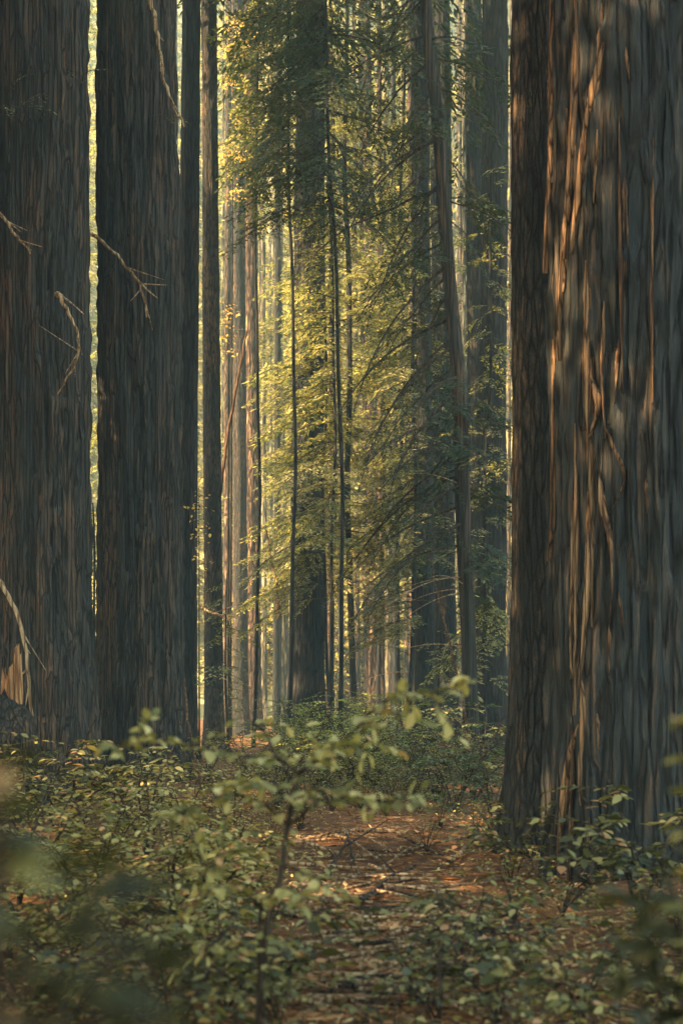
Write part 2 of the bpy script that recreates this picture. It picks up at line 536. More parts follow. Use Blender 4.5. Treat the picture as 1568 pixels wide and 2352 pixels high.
redwood('narrow buff trunk at the dark redwood pair, sunlit down to the shrubs', 925, 935, 13, 78, 'bark_brown')
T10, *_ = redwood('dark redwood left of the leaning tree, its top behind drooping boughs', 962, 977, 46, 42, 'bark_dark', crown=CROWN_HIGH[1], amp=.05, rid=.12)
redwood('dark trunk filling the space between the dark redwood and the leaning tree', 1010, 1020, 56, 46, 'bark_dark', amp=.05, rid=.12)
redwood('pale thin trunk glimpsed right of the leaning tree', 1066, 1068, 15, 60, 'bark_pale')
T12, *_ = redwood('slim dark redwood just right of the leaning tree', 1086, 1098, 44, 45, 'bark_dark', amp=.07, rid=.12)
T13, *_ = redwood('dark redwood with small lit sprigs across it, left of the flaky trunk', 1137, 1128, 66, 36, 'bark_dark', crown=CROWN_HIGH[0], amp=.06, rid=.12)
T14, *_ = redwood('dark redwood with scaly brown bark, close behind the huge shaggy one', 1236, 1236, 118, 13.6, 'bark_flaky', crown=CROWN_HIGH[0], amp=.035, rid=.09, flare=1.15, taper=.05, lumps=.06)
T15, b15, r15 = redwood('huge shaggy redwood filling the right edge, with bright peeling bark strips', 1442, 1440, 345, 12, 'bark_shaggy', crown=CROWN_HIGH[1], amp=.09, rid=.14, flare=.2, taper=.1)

# strips of bark fibre peeling off the huge trunk (photo polylines laid on its surface)
STR = [[(1262, 180), (1258, 330), (1246, 560), (1240, 625)], [(1268, 0), (1266, 180), (1270, 420)], [(1322, 0), (1324, 60), (1318, 230), (1300, 540), (1294, 600), (1288, 760)],
       [(1385, 100), (1358, 220), (1340, 330), (1316, 585)], [(1300, 540), (1296, 640), (1285, 780), (1290, 830)], [(1274, 780), (1272, 1100), (1276, 1200), (1266, 1290)],
       [(1346, 600), (1346, 800), (1340, 870), (1350, 960), (1345, 990)], [(1342, 780), (1348, 860), (1380, 920), (1364, 980), (1355, 1010)],
       [(1352, 1130), (1350, 1300), (1345, 1420), (1338, 1520), (1334, 1580)], [(1316, 1150), (1316, 1330), (1312, 1430), (1318, 1560)],
       [(1375, 1080), (1380, 1160), (1404, 1240), (1406, 1370), (1398, 1440)], [(1436, 110), (1444, 190)], [(1434, 410), (1432, 520), (1430, 560)],
       [(1430, 560), (1434, 670)], [(1420, 780), (1412, 930)], [(1334, 1560), (1340, 1640), (1332, 1790), (1338, 1850)], [(1334, 1650), (1300, 1760), (1292, 1850), (1286, 1960)],
       [(1308, 1720), (1306, 1800), (1290, 1900), (1284, 1990)], [(1372, 1640), (1376, 1720)], [(1398, 1440), (1402, 1560)], [(1420, 1360), (1434, 1470)],
       [(1388, 980), (1440, 1100), (1402, 1180)], [(1482, 1100), (1484, 1180)], [(1372, 300), (1366, 470)], [(1385, 0), (1372, 150)],
       [(1352, 1880), (1350, 1960)], [(1312, 1850), (1316, 1950)]]
wds = [13, 11, 16, 22, 9, 12, 14, 16, 13, 9, 11, 13, 11, 6, 8, 12, 15, 8, 9, 8, 6, 8, 5, 9, 12, 9, 8]
rs = np.random.default_rng(3)
for k in range(16):                       # long fibres of loose bark
    x, y, l = rs.normal(1375, 60), rs.uniform(-50, 1500), rs.uniform(250, 700)
    if 1290 < x < 1530:
        STR.append([(x, y), (x + rs.normal(0, 5), y + l / 2), (x + rs.normal(0, 8), y + l)])
        wds.append(rs.uniform(4, 9))
for s, wd in zip(STR, wds):
    P = smooth_path([on_trunk(T15, r15, x, y, 12, 0.012) for x, y in s], 26)
    for _ in range(8):
        P[1:-1] = (P[:-2] + 2 * P[1:-1] + P[2:]) / 4
    wd = min(wd, .07 * sum(math.dist(s[i], s[i + 1]) for i in range(len(s) - 1)))
    hw = 1.35 * wd / 2 / FP * 12 * np.interp(np.linspace(0, 1, 26), [0, .2, .6, 1], [.10, 1, .85, .06]) * np.interp(np.arange(26), np.arange(0, 30, 5), rs.uniform(.6, 1.35, 6))
    th = math.pi / 2 + 0 * P[:, 0]
    rad = np.stack([P[:, 0], P[:, 1], 0 * P[:, 0]], -1)
    rad /= np.linalg.norm(rad, axis=1)[:, None]
    tg = np.stack([-rad[:, 1], rad[:, 0], 0 * P[:, 0]], -1)
    lift = np.interp(np.linspace(0, 1, 26), [0, .5, 1], [.0, .008, .025])[:, None]
    P = P + tg * rs.normal(0, .0015, (26, 1)) + rad * lift
    V = np.stack([P - tg * hw[:, None] - rad * .03, P - tg * hw[:, None] * .6 + rad * .006, P + rad * .014, P + tg * hw[:, None] * .6 + rad * .006, P + tg * hw[:, None] - rad * .03], 1)
    m = MB()
    m.grid(V, 0, True)
    m.build('bark_strip', 'strip', T15)

# dead branches hanging against the left trunks
dead_branch(T2, [(338, -30, 25.0), (358, 60, 24.9), (372, 170, 24.8), (392, 235, 24.7), (424, 290, 24.6)], .05)
dead_branch(T2, [(140, 488, 24.3), (205, 528, 24.2), (262, 580, 24.2), (305, 632, 24.2), (330, 672, 24.3), (338, 730, 24.4)], .04, forks=[[(305, 632, 24.2), (340, 668, 24.1), (362, 685, 24.1)]])
dead_branch(T1, [(-30, 460, 22.6), (20, 515, 22.6), (48, 555, 22.6), (70, 580, 22.7)], .035)
dead_branch(T1, [(133, 674, 22.7), (150, 700, 22.6), (170, 740, 22.6), (184, 790, 22.7), (178, 835, 22.7), (150, 872, 22.8), (134, 904, 22.9)], .03, forks=[[(135, 676, 22.7), (162, 694, 22.5), (193, 722, 22.4)]])
dead_branch(T1, [(-20, 1315, 18), (10, 1345, 18), (32, 1385, 18), (50, 1440, 18), (60, 1500, 18), (66, 1580, 18), (74, 1660, 18)], .03, r1=.6)
dead_branch(T4, [(460, 1395, 37), (490, 1410, 36.8), (535, 1418, 36.6)], .04)

# poles leaning in the gap
def lean_pole(label, pts, r0, cat='dead stem', name='leaning_dead_stem'):
    p0 = at(*pts[0])
    t = thing(name, label, cat, p0)
    m = MB()
    P = smooth_path([at(*p) - p0 for p in pts], 24)
    P += np.random.default_rng(abs(int(pts[0][0]))).normal(0, r0 * .25, P.shape)
    m.tube(P, np.linspace(r0, r0 * .45, 24), 8)
    m.build('stem', 'red_stem', t)
    return t


lean_pole('thin reddish dead stem leaning left at the foot of the leaning tree', [(1092, 1800, 24.5), (1082, 1720, 25), (1054, 1570, 26), (1020, 1430, 27), (992, 1310, 28), (972, 1210, 28.5)], .032)
lean_pole('thin orange dead stem leaning in the left thicket against the dark trunk', [(480, 1905, 16), (452, 1760, 17), (430, 1640, 18), (424, 1560, 18.5)], .02)
lean_pole('broken reddish stem slanting in front of the sunlit redwoods by the flaking bark one', [(497, 1180, 42), (508, 1110, 42), (525, 990, 42), (545, 880, 42), (566, 760, 42)], .06)
lean_pole('short orange dead stem standing slanted before the pale cream trunk', [(640, 1420, 44), (636, 1360, 44), (624, 1290, 44), (612, 1220, 44)], .07)

# far slender trunks in the bright gap
rf = np.random.default_rng(21)
protoF = None
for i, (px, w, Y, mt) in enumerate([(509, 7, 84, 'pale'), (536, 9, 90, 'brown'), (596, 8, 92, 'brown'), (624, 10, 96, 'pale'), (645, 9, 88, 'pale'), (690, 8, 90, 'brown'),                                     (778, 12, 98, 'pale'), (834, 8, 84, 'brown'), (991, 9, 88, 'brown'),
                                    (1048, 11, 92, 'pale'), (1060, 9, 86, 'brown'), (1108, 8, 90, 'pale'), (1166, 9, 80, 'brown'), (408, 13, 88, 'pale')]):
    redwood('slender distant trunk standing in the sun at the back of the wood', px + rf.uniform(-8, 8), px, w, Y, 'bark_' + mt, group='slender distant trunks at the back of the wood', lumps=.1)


for px, xt_, w, Y in [(590, 586, 11, 68), (735, 738, 12, 66), (822, 812, 11, 72), (876, 870, 14, 57), (948, 940, 16, 58), (756, 760, 9, 60), (1002, 996, 12, 64)]:
    redwood('slim reddish trunk standing among the young conifers in the gap', xt_, px, w, Y, 'bark_brown', group='slim reddish trunks among the young conifers', amp=.03, rid=.08)


# ------------------------------------------------------------------ conifer boughs
def bough_mesh(L, seed, mat, leaf=.055, step=.03, tw=.085, droop=.22, dens=1.0, bw=.40, sr=1.0):
    r = np.random.default_rng(seed)
    m = MB()
    n = 14
    x = np.linspace(0, L, n)
    side0 = np.cumsum(r.normal(0, .012 * L, n))
    P = np.stack([x, side0, -droop * x * x / L + .06 * L * np.sin(x / L * 3)], -1)
    m.tube(P, np.linspace(.007 * L * sr + .004, .004 * sr, n), 5, 0)
    LP, LD, LN = [], [], []
    s = .12 * L
    sg = 1
    while s < L * .99:
        p = np.array([np.interp(s, x, P[:, k]) for k in range(3)])
        t = s / L
        lt = (bw * L * (1 - t) ** .8 * min(1, .45 + t * 2) + .06) * r.uniform(.5, 1.15)
        if r.random() < .9 * dens:
            a = sg * r.uniform(.75, 1.15)
            d = np.array([math.cos(a), math.sin(a), -r.uniform(.0, .25)])
            k = max(3, int(lt / step))
            q = np.linspace(.1, 1, k)
            pts = p + d * (q * lt)[:, None] + np.array([0, 0, -.25 * lt]) * (q ** 2)[:, None]
            if lt > .25:
                m.tube(pts[::max(1, k // 5)], np.linspace(.005, .002, len(pts[::max(1, k // 5)])), 3, 0)
            for sd_ in (1, -1):
                b = a + sd_ * r.uniform(.5, 1.0, k)
                LP.append(pts + r.normal(0, .008, pts.shape))
                LD.append(np.stack([np.cos(b), np.sin(b), r.uniform(-.4, .05, k)], -1))
                LN.append(np.stack([r.normal(0, .28, k), r.normal(0, .28, k), np.ones(k)], -1))
        sg = -sg
        s += tw * r.uniform(.6, 1.3)
    LP, LD, LN = map(np.concatenate, (LP, LD, LN))
    sz = leaf * r.uniform(.6, 1.35, len(LP))
    m.leaves(LP, LD, LN, sz, sz * .36, 'quad', 1)
    return m.mesh('bough', ['twig', mat])


BL = {}
for mt, key in (('needle_dark', 'dark'), ('needle', 'lit')):  # same boughs with shade-darkened needles and with brighter ones
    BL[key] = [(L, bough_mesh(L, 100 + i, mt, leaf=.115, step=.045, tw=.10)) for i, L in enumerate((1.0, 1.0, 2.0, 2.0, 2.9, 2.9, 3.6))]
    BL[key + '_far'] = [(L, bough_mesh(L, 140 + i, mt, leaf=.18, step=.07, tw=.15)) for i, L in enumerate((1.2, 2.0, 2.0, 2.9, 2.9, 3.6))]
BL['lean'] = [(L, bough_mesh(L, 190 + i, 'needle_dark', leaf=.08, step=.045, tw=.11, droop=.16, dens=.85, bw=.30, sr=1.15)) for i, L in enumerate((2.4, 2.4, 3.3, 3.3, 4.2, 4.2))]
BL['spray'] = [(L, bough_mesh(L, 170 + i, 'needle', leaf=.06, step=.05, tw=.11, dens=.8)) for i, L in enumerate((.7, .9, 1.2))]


def add_bough(t, key, L, p, az, pitch, roll, r):
    c = [x for x in BL[key] if abs(x[0] - L) < .75] or [min(BL[key], key=lambda x: abs(x[0] - L))]
    l0, me = c[r.integers(len(c))]
    o = put('bough', me, t)
    o.location = [float(x) for x in p]
    o.rotation_euler = (roll, pitch, az)
    k = L / l0
    o.scale = (k, k * r.uniform(.85, 1.15), k)
    return o


def conifer(label, pts, r0, r1, H, z0, z1, nb, Lr, key, azc=None, azs=math.pi, pitch=(.1, .6), mat='bark_dark', seed=1, name='young_conifer', bare=None, group=None):
    """pts: (photo x, photo y) of the stem at distance pts[0][2], lowest first"""
    Y = pts[0][2]
    r = np.random.default_rng(seed)
    Q = np.array([at(p[0], p[1], Y) for p in pts])
    d0 = (Q[1] - Q[0]) / (Q[1] - Q[0])[2]
    base = Q[0] - d0 * Q[0][2]
    t = thing(name, label, 'tree', (base[0], Y, float(gz(base[0], Y))), group)
    zz = np.concatenate([[0], Q[:, 2]])
    xx = np.concatenate([[base[0]], Q[:, 0]]) - base[0]
    sl = (xx[-1] - xx[-2]) / (zz[-1] - zz[-2])
    zz, xx = np.append(zz, H), np.append(xx, xx[-1] + sl * (H - zz[-1]))
    zs = np.linspace(0, H, 60)
    xq = np.interp(zs, zz, xx) + .07 * np.sin(zs * r.uniform(.35, .6) + seed) + .03 * np.sin(zs * 1.3 + seed)
    for _ in range(8):
        xq[1:-1] = (xq[:-2] + 2 * xq[1:-1] + xq[2:]) / 4
    trunk_part(t, r0, H, (0, 0), mat, 20 if r0 > .08 else 10, H, .35, amp=r0 * .15, rid=.08, flare=.35, taper=1 - r1 / r0, seed=seed, bend=(zs, xq))
    for i in range(nb):
        q = (i + r.random()) / nb
        z = z0 + (z1 - z0) * q
        az = r.uniform(-math.pi, math.pi) if azc is None else azc + r.uniform(-azs, azs)
        L = r.uniform(*Lr) * (1 - .55 * max(0, (z - z0) / (H - z0)))
        add_bough(t, key, max(L, .5), (np.interp(z, zs, xq), 0, z), az, r.uniform(*pitch), r.normal(0, .25), r)
    if bare:
        for i in range(bare):
            z = r.uniform(1.6, z0 + 1.5)
            az = r.uniform(-math.pi, math.pi) if azc is None else azc + r.uniform(-azs, azs)
            L = r.uniform(.8, 2.2)
            s = np.linspace(0, 1, 8)
            P = np.stack([np.interp(z, zs, xq) + math.cos(az) * L * s, math.sin(az) * L * s, z + L * (r.uniform(-.1, .5) * s - .3 * s * s)], -1)
            m = MB()
            m.tube(P, np.linspace(.014, .005, 8), 5)
            m.build('bare_branch', 'twig' if r.random() < .5 else 'deadwood', t)
    return t


def on_stem(t, z):
    v = np.array([x.co for x in [c for c in t.children if c.name.startswith('trunk')][0].data.vertices])
    return float(v[np.abs(v[:, 2] - z) < .4][:, 0].mean())


LEFT = math.pi
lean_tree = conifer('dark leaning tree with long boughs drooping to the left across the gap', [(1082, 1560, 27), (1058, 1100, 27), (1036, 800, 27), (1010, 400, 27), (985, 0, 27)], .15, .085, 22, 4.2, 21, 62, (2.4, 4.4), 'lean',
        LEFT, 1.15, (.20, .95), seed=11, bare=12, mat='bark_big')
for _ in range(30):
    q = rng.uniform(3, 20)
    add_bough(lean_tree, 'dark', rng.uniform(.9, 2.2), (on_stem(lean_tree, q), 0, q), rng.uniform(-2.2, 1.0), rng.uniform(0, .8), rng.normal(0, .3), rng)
conifer('dark dense conifer whose shade-coloured foliage hangs in a mass at the top of the gap', [(781, 1640, 33), (777, 560, 33), (768, 430, 33), (755, 280, 33), (745, 0, 33)], .05, .03, 26, 12.6, 24, 95, (1.7, 3.4), 'dark', None, math.pi, (.1, .6), seed=12)
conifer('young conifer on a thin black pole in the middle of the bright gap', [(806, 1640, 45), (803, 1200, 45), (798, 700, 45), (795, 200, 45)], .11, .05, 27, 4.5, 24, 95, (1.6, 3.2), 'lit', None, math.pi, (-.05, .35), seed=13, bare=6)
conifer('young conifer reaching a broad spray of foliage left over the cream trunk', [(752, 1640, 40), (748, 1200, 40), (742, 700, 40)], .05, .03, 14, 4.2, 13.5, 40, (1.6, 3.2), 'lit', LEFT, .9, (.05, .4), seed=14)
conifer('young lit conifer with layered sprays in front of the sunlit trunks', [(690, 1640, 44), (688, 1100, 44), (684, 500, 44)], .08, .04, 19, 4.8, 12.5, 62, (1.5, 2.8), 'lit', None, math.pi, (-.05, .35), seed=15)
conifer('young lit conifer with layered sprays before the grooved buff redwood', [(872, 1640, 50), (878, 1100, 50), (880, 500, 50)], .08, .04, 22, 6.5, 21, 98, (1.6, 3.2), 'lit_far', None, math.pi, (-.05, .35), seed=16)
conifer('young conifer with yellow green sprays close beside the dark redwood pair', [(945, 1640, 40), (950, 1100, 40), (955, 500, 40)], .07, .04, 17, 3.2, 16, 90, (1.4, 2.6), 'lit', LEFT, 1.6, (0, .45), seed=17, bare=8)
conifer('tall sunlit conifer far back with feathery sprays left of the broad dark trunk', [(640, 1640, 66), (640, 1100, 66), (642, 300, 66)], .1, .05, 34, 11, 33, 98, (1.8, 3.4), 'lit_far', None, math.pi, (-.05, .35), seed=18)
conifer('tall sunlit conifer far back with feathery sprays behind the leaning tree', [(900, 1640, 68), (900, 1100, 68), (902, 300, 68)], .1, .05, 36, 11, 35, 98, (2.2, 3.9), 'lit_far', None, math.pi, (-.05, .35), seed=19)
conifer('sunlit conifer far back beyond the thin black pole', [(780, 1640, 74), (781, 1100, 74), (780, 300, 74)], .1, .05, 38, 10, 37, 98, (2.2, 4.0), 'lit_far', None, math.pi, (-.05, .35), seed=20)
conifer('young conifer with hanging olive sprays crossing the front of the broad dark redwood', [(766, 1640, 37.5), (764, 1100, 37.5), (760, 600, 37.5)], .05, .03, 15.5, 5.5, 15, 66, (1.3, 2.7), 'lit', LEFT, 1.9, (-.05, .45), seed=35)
conifer('dark conifer with shade-coloured sprays high against the top of the broad dark redwood', [(672, 1640, 36), (672, 1100, 36), (668, 300, 36)], .05, .03, 25, 15, 24.5, 80, (1.4, 3.0), 'dark', None, math.pi, (.05, .6), seed=36)
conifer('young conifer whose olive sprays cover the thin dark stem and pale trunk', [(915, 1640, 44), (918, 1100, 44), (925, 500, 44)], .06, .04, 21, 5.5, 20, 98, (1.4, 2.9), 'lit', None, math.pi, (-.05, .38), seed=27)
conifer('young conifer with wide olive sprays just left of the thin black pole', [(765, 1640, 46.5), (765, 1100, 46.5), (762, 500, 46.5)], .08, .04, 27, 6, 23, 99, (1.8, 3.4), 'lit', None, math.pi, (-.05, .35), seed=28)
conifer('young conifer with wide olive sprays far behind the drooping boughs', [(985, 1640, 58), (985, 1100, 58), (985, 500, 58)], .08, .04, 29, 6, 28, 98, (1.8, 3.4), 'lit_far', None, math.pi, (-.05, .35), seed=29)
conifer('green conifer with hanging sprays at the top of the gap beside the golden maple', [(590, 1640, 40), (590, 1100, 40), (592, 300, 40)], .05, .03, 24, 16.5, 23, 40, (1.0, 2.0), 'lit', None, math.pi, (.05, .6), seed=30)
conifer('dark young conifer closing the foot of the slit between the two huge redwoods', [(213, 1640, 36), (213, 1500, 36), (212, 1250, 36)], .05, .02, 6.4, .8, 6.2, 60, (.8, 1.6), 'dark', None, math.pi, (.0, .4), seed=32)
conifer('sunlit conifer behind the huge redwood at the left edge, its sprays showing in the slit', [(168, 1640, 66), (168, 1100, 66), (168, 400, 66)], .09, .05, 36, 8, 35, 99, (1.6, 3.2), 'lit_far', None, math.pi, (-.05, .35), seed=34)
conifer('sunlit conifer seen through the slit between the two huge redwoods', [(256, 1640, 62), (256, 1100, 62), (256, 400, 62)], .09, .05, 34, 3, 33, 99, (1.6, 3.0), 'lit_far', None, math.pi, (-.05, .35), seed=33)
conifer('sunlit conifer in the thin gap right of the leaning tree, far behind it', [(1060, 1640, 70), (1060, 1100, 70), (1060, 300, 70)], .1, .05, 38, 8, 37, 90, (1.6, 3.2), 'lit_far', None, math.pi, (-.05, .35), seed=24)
conifer('sunlit conifer far behind the reddish redwoods at the left of the gap', [(560, 1640, 78), (560, 1100, 78), (560, 300, 78)], .1, .05, 40, 9, 39, 95, (2.0, 3.8), 'lit_far', None, math.pi, (-.05, .35), seed=25)
conifer('small understory conifer with sparse low sprays at the foot of the flaking bark redwood', [(520, 1640, 33), (522, 1500, 33), (524, 1380, 33)], .03, .012, 4.4, 1.2, 4.2, 16, (.7, 1.5), 'lit', None, math.pi, (.0, .35), seed=21)
conifer('small dark conifer with short sprays between the leaning tree and the scaly trunk', [(1118, 1640, 30), (1118, 1200, 30), (1120, 700, 30)], .045, .02, 13, 1.6, 12.6, 66, (.5, 1.9), 'lit', None, math.pi, (-.15, .7), seed=22, bare=5)
conifer('small conifer with low feathery sprays behind the long broad-leaved branch', [(1010, 1660, 31), (1012, 1560, 31), (1014, 1480, 31)], .03, .012, 3.2, .9, 3.1, 14, (.6, 1.2), 'lit', None, math.pi, (.0, .3), seed=23)

# sprigs growing straight from the bark of the big trunks
rq = np.random.default_rng(31)
for px, py, az in [(90, 170, -2.4), (150, 165, -.8), (190, 175, -.9), (110, 215, -2.0), (60, 250, -2.2), (95, 265, -1.4)]:
    p = on_trunk(T1, r1_, px, py, 24, -.02)
    o = add_bough(T1, 'spray', .75, p, az, rq.uniform(.0, .5), rq.normal(0, .4), rq)
    o.name = 'sprig'
for px, py in [(370, 268), (395, 275)]:
    p = on_trunk(T2, r2_, px, py, 26, 0)
    o = add_bough(T2, 'spray', .7, p, -1.2, .3, 0, rq)
    o.name = 'sprig'
for px, py in [(1130, 1070), (1140, 780), (1130, 1290), (1150, 960)]:
    p = on_trunk(T13, .28, px, py, 36, 0)
    o = add_bough(T13, 'spray', .8, p, rq.uniform(-2.4, -.6), .1, 0, rq)
    o.name = 'sprig'


# ------------------------------------------------------------------ golden maple
def broad_tree(label, pts, H, z0, z1, spread, n, size, mat, seed, cat='tree', name='maple_sapling', r0=.05):
    Y = pts[0][2]
    r = np.random.default_rng(seed)
    base = at(pts[0][0], HY, Y)
    t = thing(name, label, cat, (base[0], Y, float(gz(base[0], Y))))
    trunk_part(t, r0, H, ((pts[-1][0] - pts[0][0]) / 1600, 0), 'bark_dark', 10, H, .4, amp=.004, taper=.7, seed=seed)
    m, lf = MB(), MB()
    for i in range(26):
        z = r.uniform(z0, z1)
        a = r.uniform(-math.pi, math.pi)
        L = spread * r.uniform(.4, 1)
        s = np.linspace(0, 1, 7)
        P = np.stack([math.cos(a) * L * s, math.sin(a) * L * s, z + L * (.3 * s - .35 * s * s)], -1)
        m = MB()
        m.tube(P, np.linspace(.012, .004, 7), 4)
        m.build('limb', 'twig', t)
        k = n // 26
        q = r.uniform(.25, 1.05, k)
        LP = np.stack([np.interp(q, s, P[:, j]) for j in range(3)], -1) + r.normal(0, .16, (k, 3)) * [1, 1, .6]
        D = np.stack([r.normal(0, 1, k), r.normal(0, 1, k), r.uniform(-.9, .1, k)], -1)
        N = np.stack([r.normal(0, .6, k), r.normal(0, .6, k), np.ones(k)], -1)
        sz = size * r.uniform(.6, 1.3, k)
        lf.leaves(LP, D, N, sz, sz * .75, 'leaf')
    lf.build('foliage', mat, t)
    return t


broad_tree('slender maple with golden autumn leaves against the reddish redwood', [(528, 0, 46), (536, 0, 46)], 24, 17.5, 23.5, 1.3, 700, .11, 'gold_leaf', 41)
broad_tree('thin sapling with a few yellow leaves beside the slim dark redwood', [(524, 0, 44), (525, 0, 44)], 14, 12, 13.6, .45, 90, .10, 'gold_leaf', 42)
broad_tree('thin sapling with sparse yellow leaves before the slim dark trunk', [(458, 0, 33), (456, 0, 33)], 6.4, 4.3, 6.2, .3, 60, .08, 'gold_leaf', 43, r0=.02)
broad_tree('bright yellow green bush shaped sapling standing at the foot of the broad dark trunk', [(720, 0, 27), (720, 0, 27)], 1.3, .4, 1.25, .9, 700, .045, 'leaf_light', 44, name='sapling', r0=.02)

# ------------------------------------------------------------------ trees on the sunny slope
HT = []
for k in range(4):
    H = (24, 20, 28, 17)[k]
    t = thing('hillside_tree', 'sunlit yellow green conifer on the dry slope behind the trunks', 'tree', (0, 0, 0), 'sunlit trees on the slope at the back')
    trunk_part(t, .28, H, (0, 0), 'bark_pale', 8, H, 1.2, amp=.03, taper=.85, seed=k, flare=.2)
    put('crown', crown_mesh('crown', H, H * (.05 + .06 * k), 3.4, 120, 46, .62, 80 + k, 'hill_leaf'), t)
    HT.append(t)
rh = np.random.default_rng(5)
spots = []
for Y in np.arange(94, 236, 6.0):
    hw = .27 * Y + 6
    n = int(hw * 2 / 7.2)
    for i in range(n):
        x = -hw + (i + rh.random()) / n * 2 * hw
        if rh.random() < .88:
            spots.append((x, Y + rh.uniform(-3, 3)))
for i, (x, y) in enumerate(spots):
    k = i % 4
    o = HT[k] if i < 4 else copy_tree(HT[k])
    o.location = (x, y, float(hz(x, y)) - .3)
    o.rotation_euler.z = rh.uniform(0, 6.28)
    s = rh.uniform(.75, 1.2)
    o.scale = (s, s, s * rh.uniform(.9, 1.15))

# tall unseen trees added beside the view to shade the near wood
for i, (x, y, k) in enumerate([(-9.5, 6, 0), (-13, -2, 1), (-12, 14, 0), (-17, -1, 1), (-16, 20, 0), (-21, 11, 1), (-14.5, 28, 1), (-20, 24, 0), (-7.5, -6, 1), (-11, 22, 1), (-11, 9, 2), (-11.5, 29, 0), (-22, 31, 1), (-7, 1, 1), (-10.5, .5, 0), (-6, -3.5, 0)]):
    t = thing('redwood_tree', 'tall unseen redwood with a dense crown, added beside the view to shade the wood', 'tree', (x, y, 0), 'unseen redwoods added for shade')
    trunk_part(t, .5, 36, (0, 0), 'bark_big', 24, 12, .8, amp=.04, seed=200 + i)
    c = put('crown', CROWN[min(k, 1)], t)
    c.rotation_euler.z = i * 1.1
    if k == 2:
        c.scale = (.6, .6, 1)


# ------------------------------------------------------------------ broken stump on the left
def stump():
    Y = 17.5
    b = at(28, HY, Y)
    t = thing('broken_stump', 'broken splintered stump on a mossy mound at the left edge', 'stump', (b[0], Y, 0))
    r = np.random.default_rng(9)
    na, nz = 40, 26
    u = np.arange(na) / na
    jag = vnoise(u, 0 * u, 9, 4) * .30 + vnoise(u, 0 * u, 20, 5) * .22
    spire = np.exp(-((u - .95 + .5) % 1 - .5) ** 2 / .02) * .55
    m = MB()
    V = np.zeros((nz, na, 3))
    for i in range(nz):
        f = i / (nz - 1)
        z = f * (1.40 + jag + spire)
        rad = .085 + .16 * np.exp(-z * .9) + .03 * (vnoise(u, z * .8, 12, 6) + vnoise(u, z * 2.5, 24, 7) - 1)
        V[i] = np.stack([rad * np.cos(u * 6.283), rad * np.sin(u * 6.283), z], -1)
    m.grid(V)
    Vi = V[::-1].copy()[:10]
    Vi[:, :, :2] *= .72
    m.grid(Vi)
    m.build('trunk', 'rotten_wood', t)
    m = MB()
    na, nz = 48, 20
    u = np.arange(na) / na
    V = np.zeros((nz, na, 3))
    for i in range(nz):
        f = i / (nz - 1)
        rad = .52 * math.cos(f * 1.5) ** .6 * (1 + .35 * (vnoise(u, f * 6 + 0 * u, 10, 8) - .5))
        V[i] = np.stack([rad * np.cos(u * 6.283) - .05, rad * np.sin(u * 6.283), f * 1.55 + .12 * (vnoise(u, f * 8 + 0 * u, 14, 11) - .5)], -1)
    m.grid(V)
    m.build('root_mound', 'bark_flaky', t)


stump()


# ------------------------------------------------------------------ shrubs
def shrub_meshes(h, spread, nst, ntw, per, size, seed, mat, flat=.45):
    r = np.random.default_rng(seed)
    st, lf = MB(), MB()
    for i in range(nst):
        a = r.uniform(0, 6.283)
        hh = h * r.uniform(.6, 1.05)
        out = spread * r.uniform(.2, .9)
        s = np.linspace(0, 1, 9)
        P = np.stack([math.cos(a) * out * s ** 1.5, math.sin(a) * out * s ** 1.5, hh * (1.25 * s - .25 * s * s)], -1)
        P += np.cumsum(r.normal(0, .012 * h, P.shape), 0)
        st.tube(P, np.linspace(.011, .004, 9) * h ** .5, 5)
        for j in range(ntw):
            q = r.uniform(.3, 1)
            p = np.array([np.interp(q, s, P[:, k]) for k in range(3)])
            b = a + r.normal(0, 1.3)
            L = spread * r.uniform(.25, .65)
            k = per
            w = np.linspace(.12, 1, k)
            d = np.array([math.cos(b), math.sin(b), r.uniform(-.1, .45)])
            T = p + d * (w * L)[:, None] - np.array([0, 0, .3 * L]) * (w ** 2)[:, None]
            st.tube(np.vstack([p, T[::2], T[-1]]), np.linspace(.005, .0018, len(T[::2]) + 2), 4)
            sg = np.where(np.arange(k) % 2, 1, -1)
            c = b + sg * r.uniform(.6, 1.25, k)
            D = np.stack([np.cos(c), np.sin(c), r.uniform(-.6, .25, k)], -1)
            N = np.stack([r.normal(0, flat, k), r.normal(0, flat, k), np.ones(k)], -1)
            sz = size * r.uniform(.55, 1.25, k)
            lf.leaves(T, D, N, sz, sz * r.uniform(.45, .62, k), 'leaf')
    return st.mesh('stem', 'twig'), lf.mesh('foliage', mat)


SH = {'broad': [shrub_meshes(1.0, .75, 5, 8, 12, .05 + .012 * i, 300 + i, ('leaf', 'leaf_pale', 'leaf', 'leaf_olive')[i], .35) for i in range(4)],
      'low': [shrub_meshes(.5, .55, 5, 4 + i % 2, 8, .045 + .011 * i, 320 + i, 'leaf_olive') for i in range(4)],
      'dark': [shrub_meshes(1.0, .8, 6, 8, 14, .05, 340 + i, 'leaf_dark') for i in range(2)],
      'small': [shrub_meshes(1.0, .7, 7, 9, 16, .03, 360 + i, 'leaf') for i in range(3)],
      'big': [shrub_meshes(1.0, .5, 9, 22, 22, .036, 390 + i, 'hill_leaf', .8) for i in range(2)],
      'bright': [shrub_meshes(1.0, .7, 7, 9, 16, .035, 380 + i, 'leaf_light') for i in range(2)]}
rsb = np.random.default_rng(17)


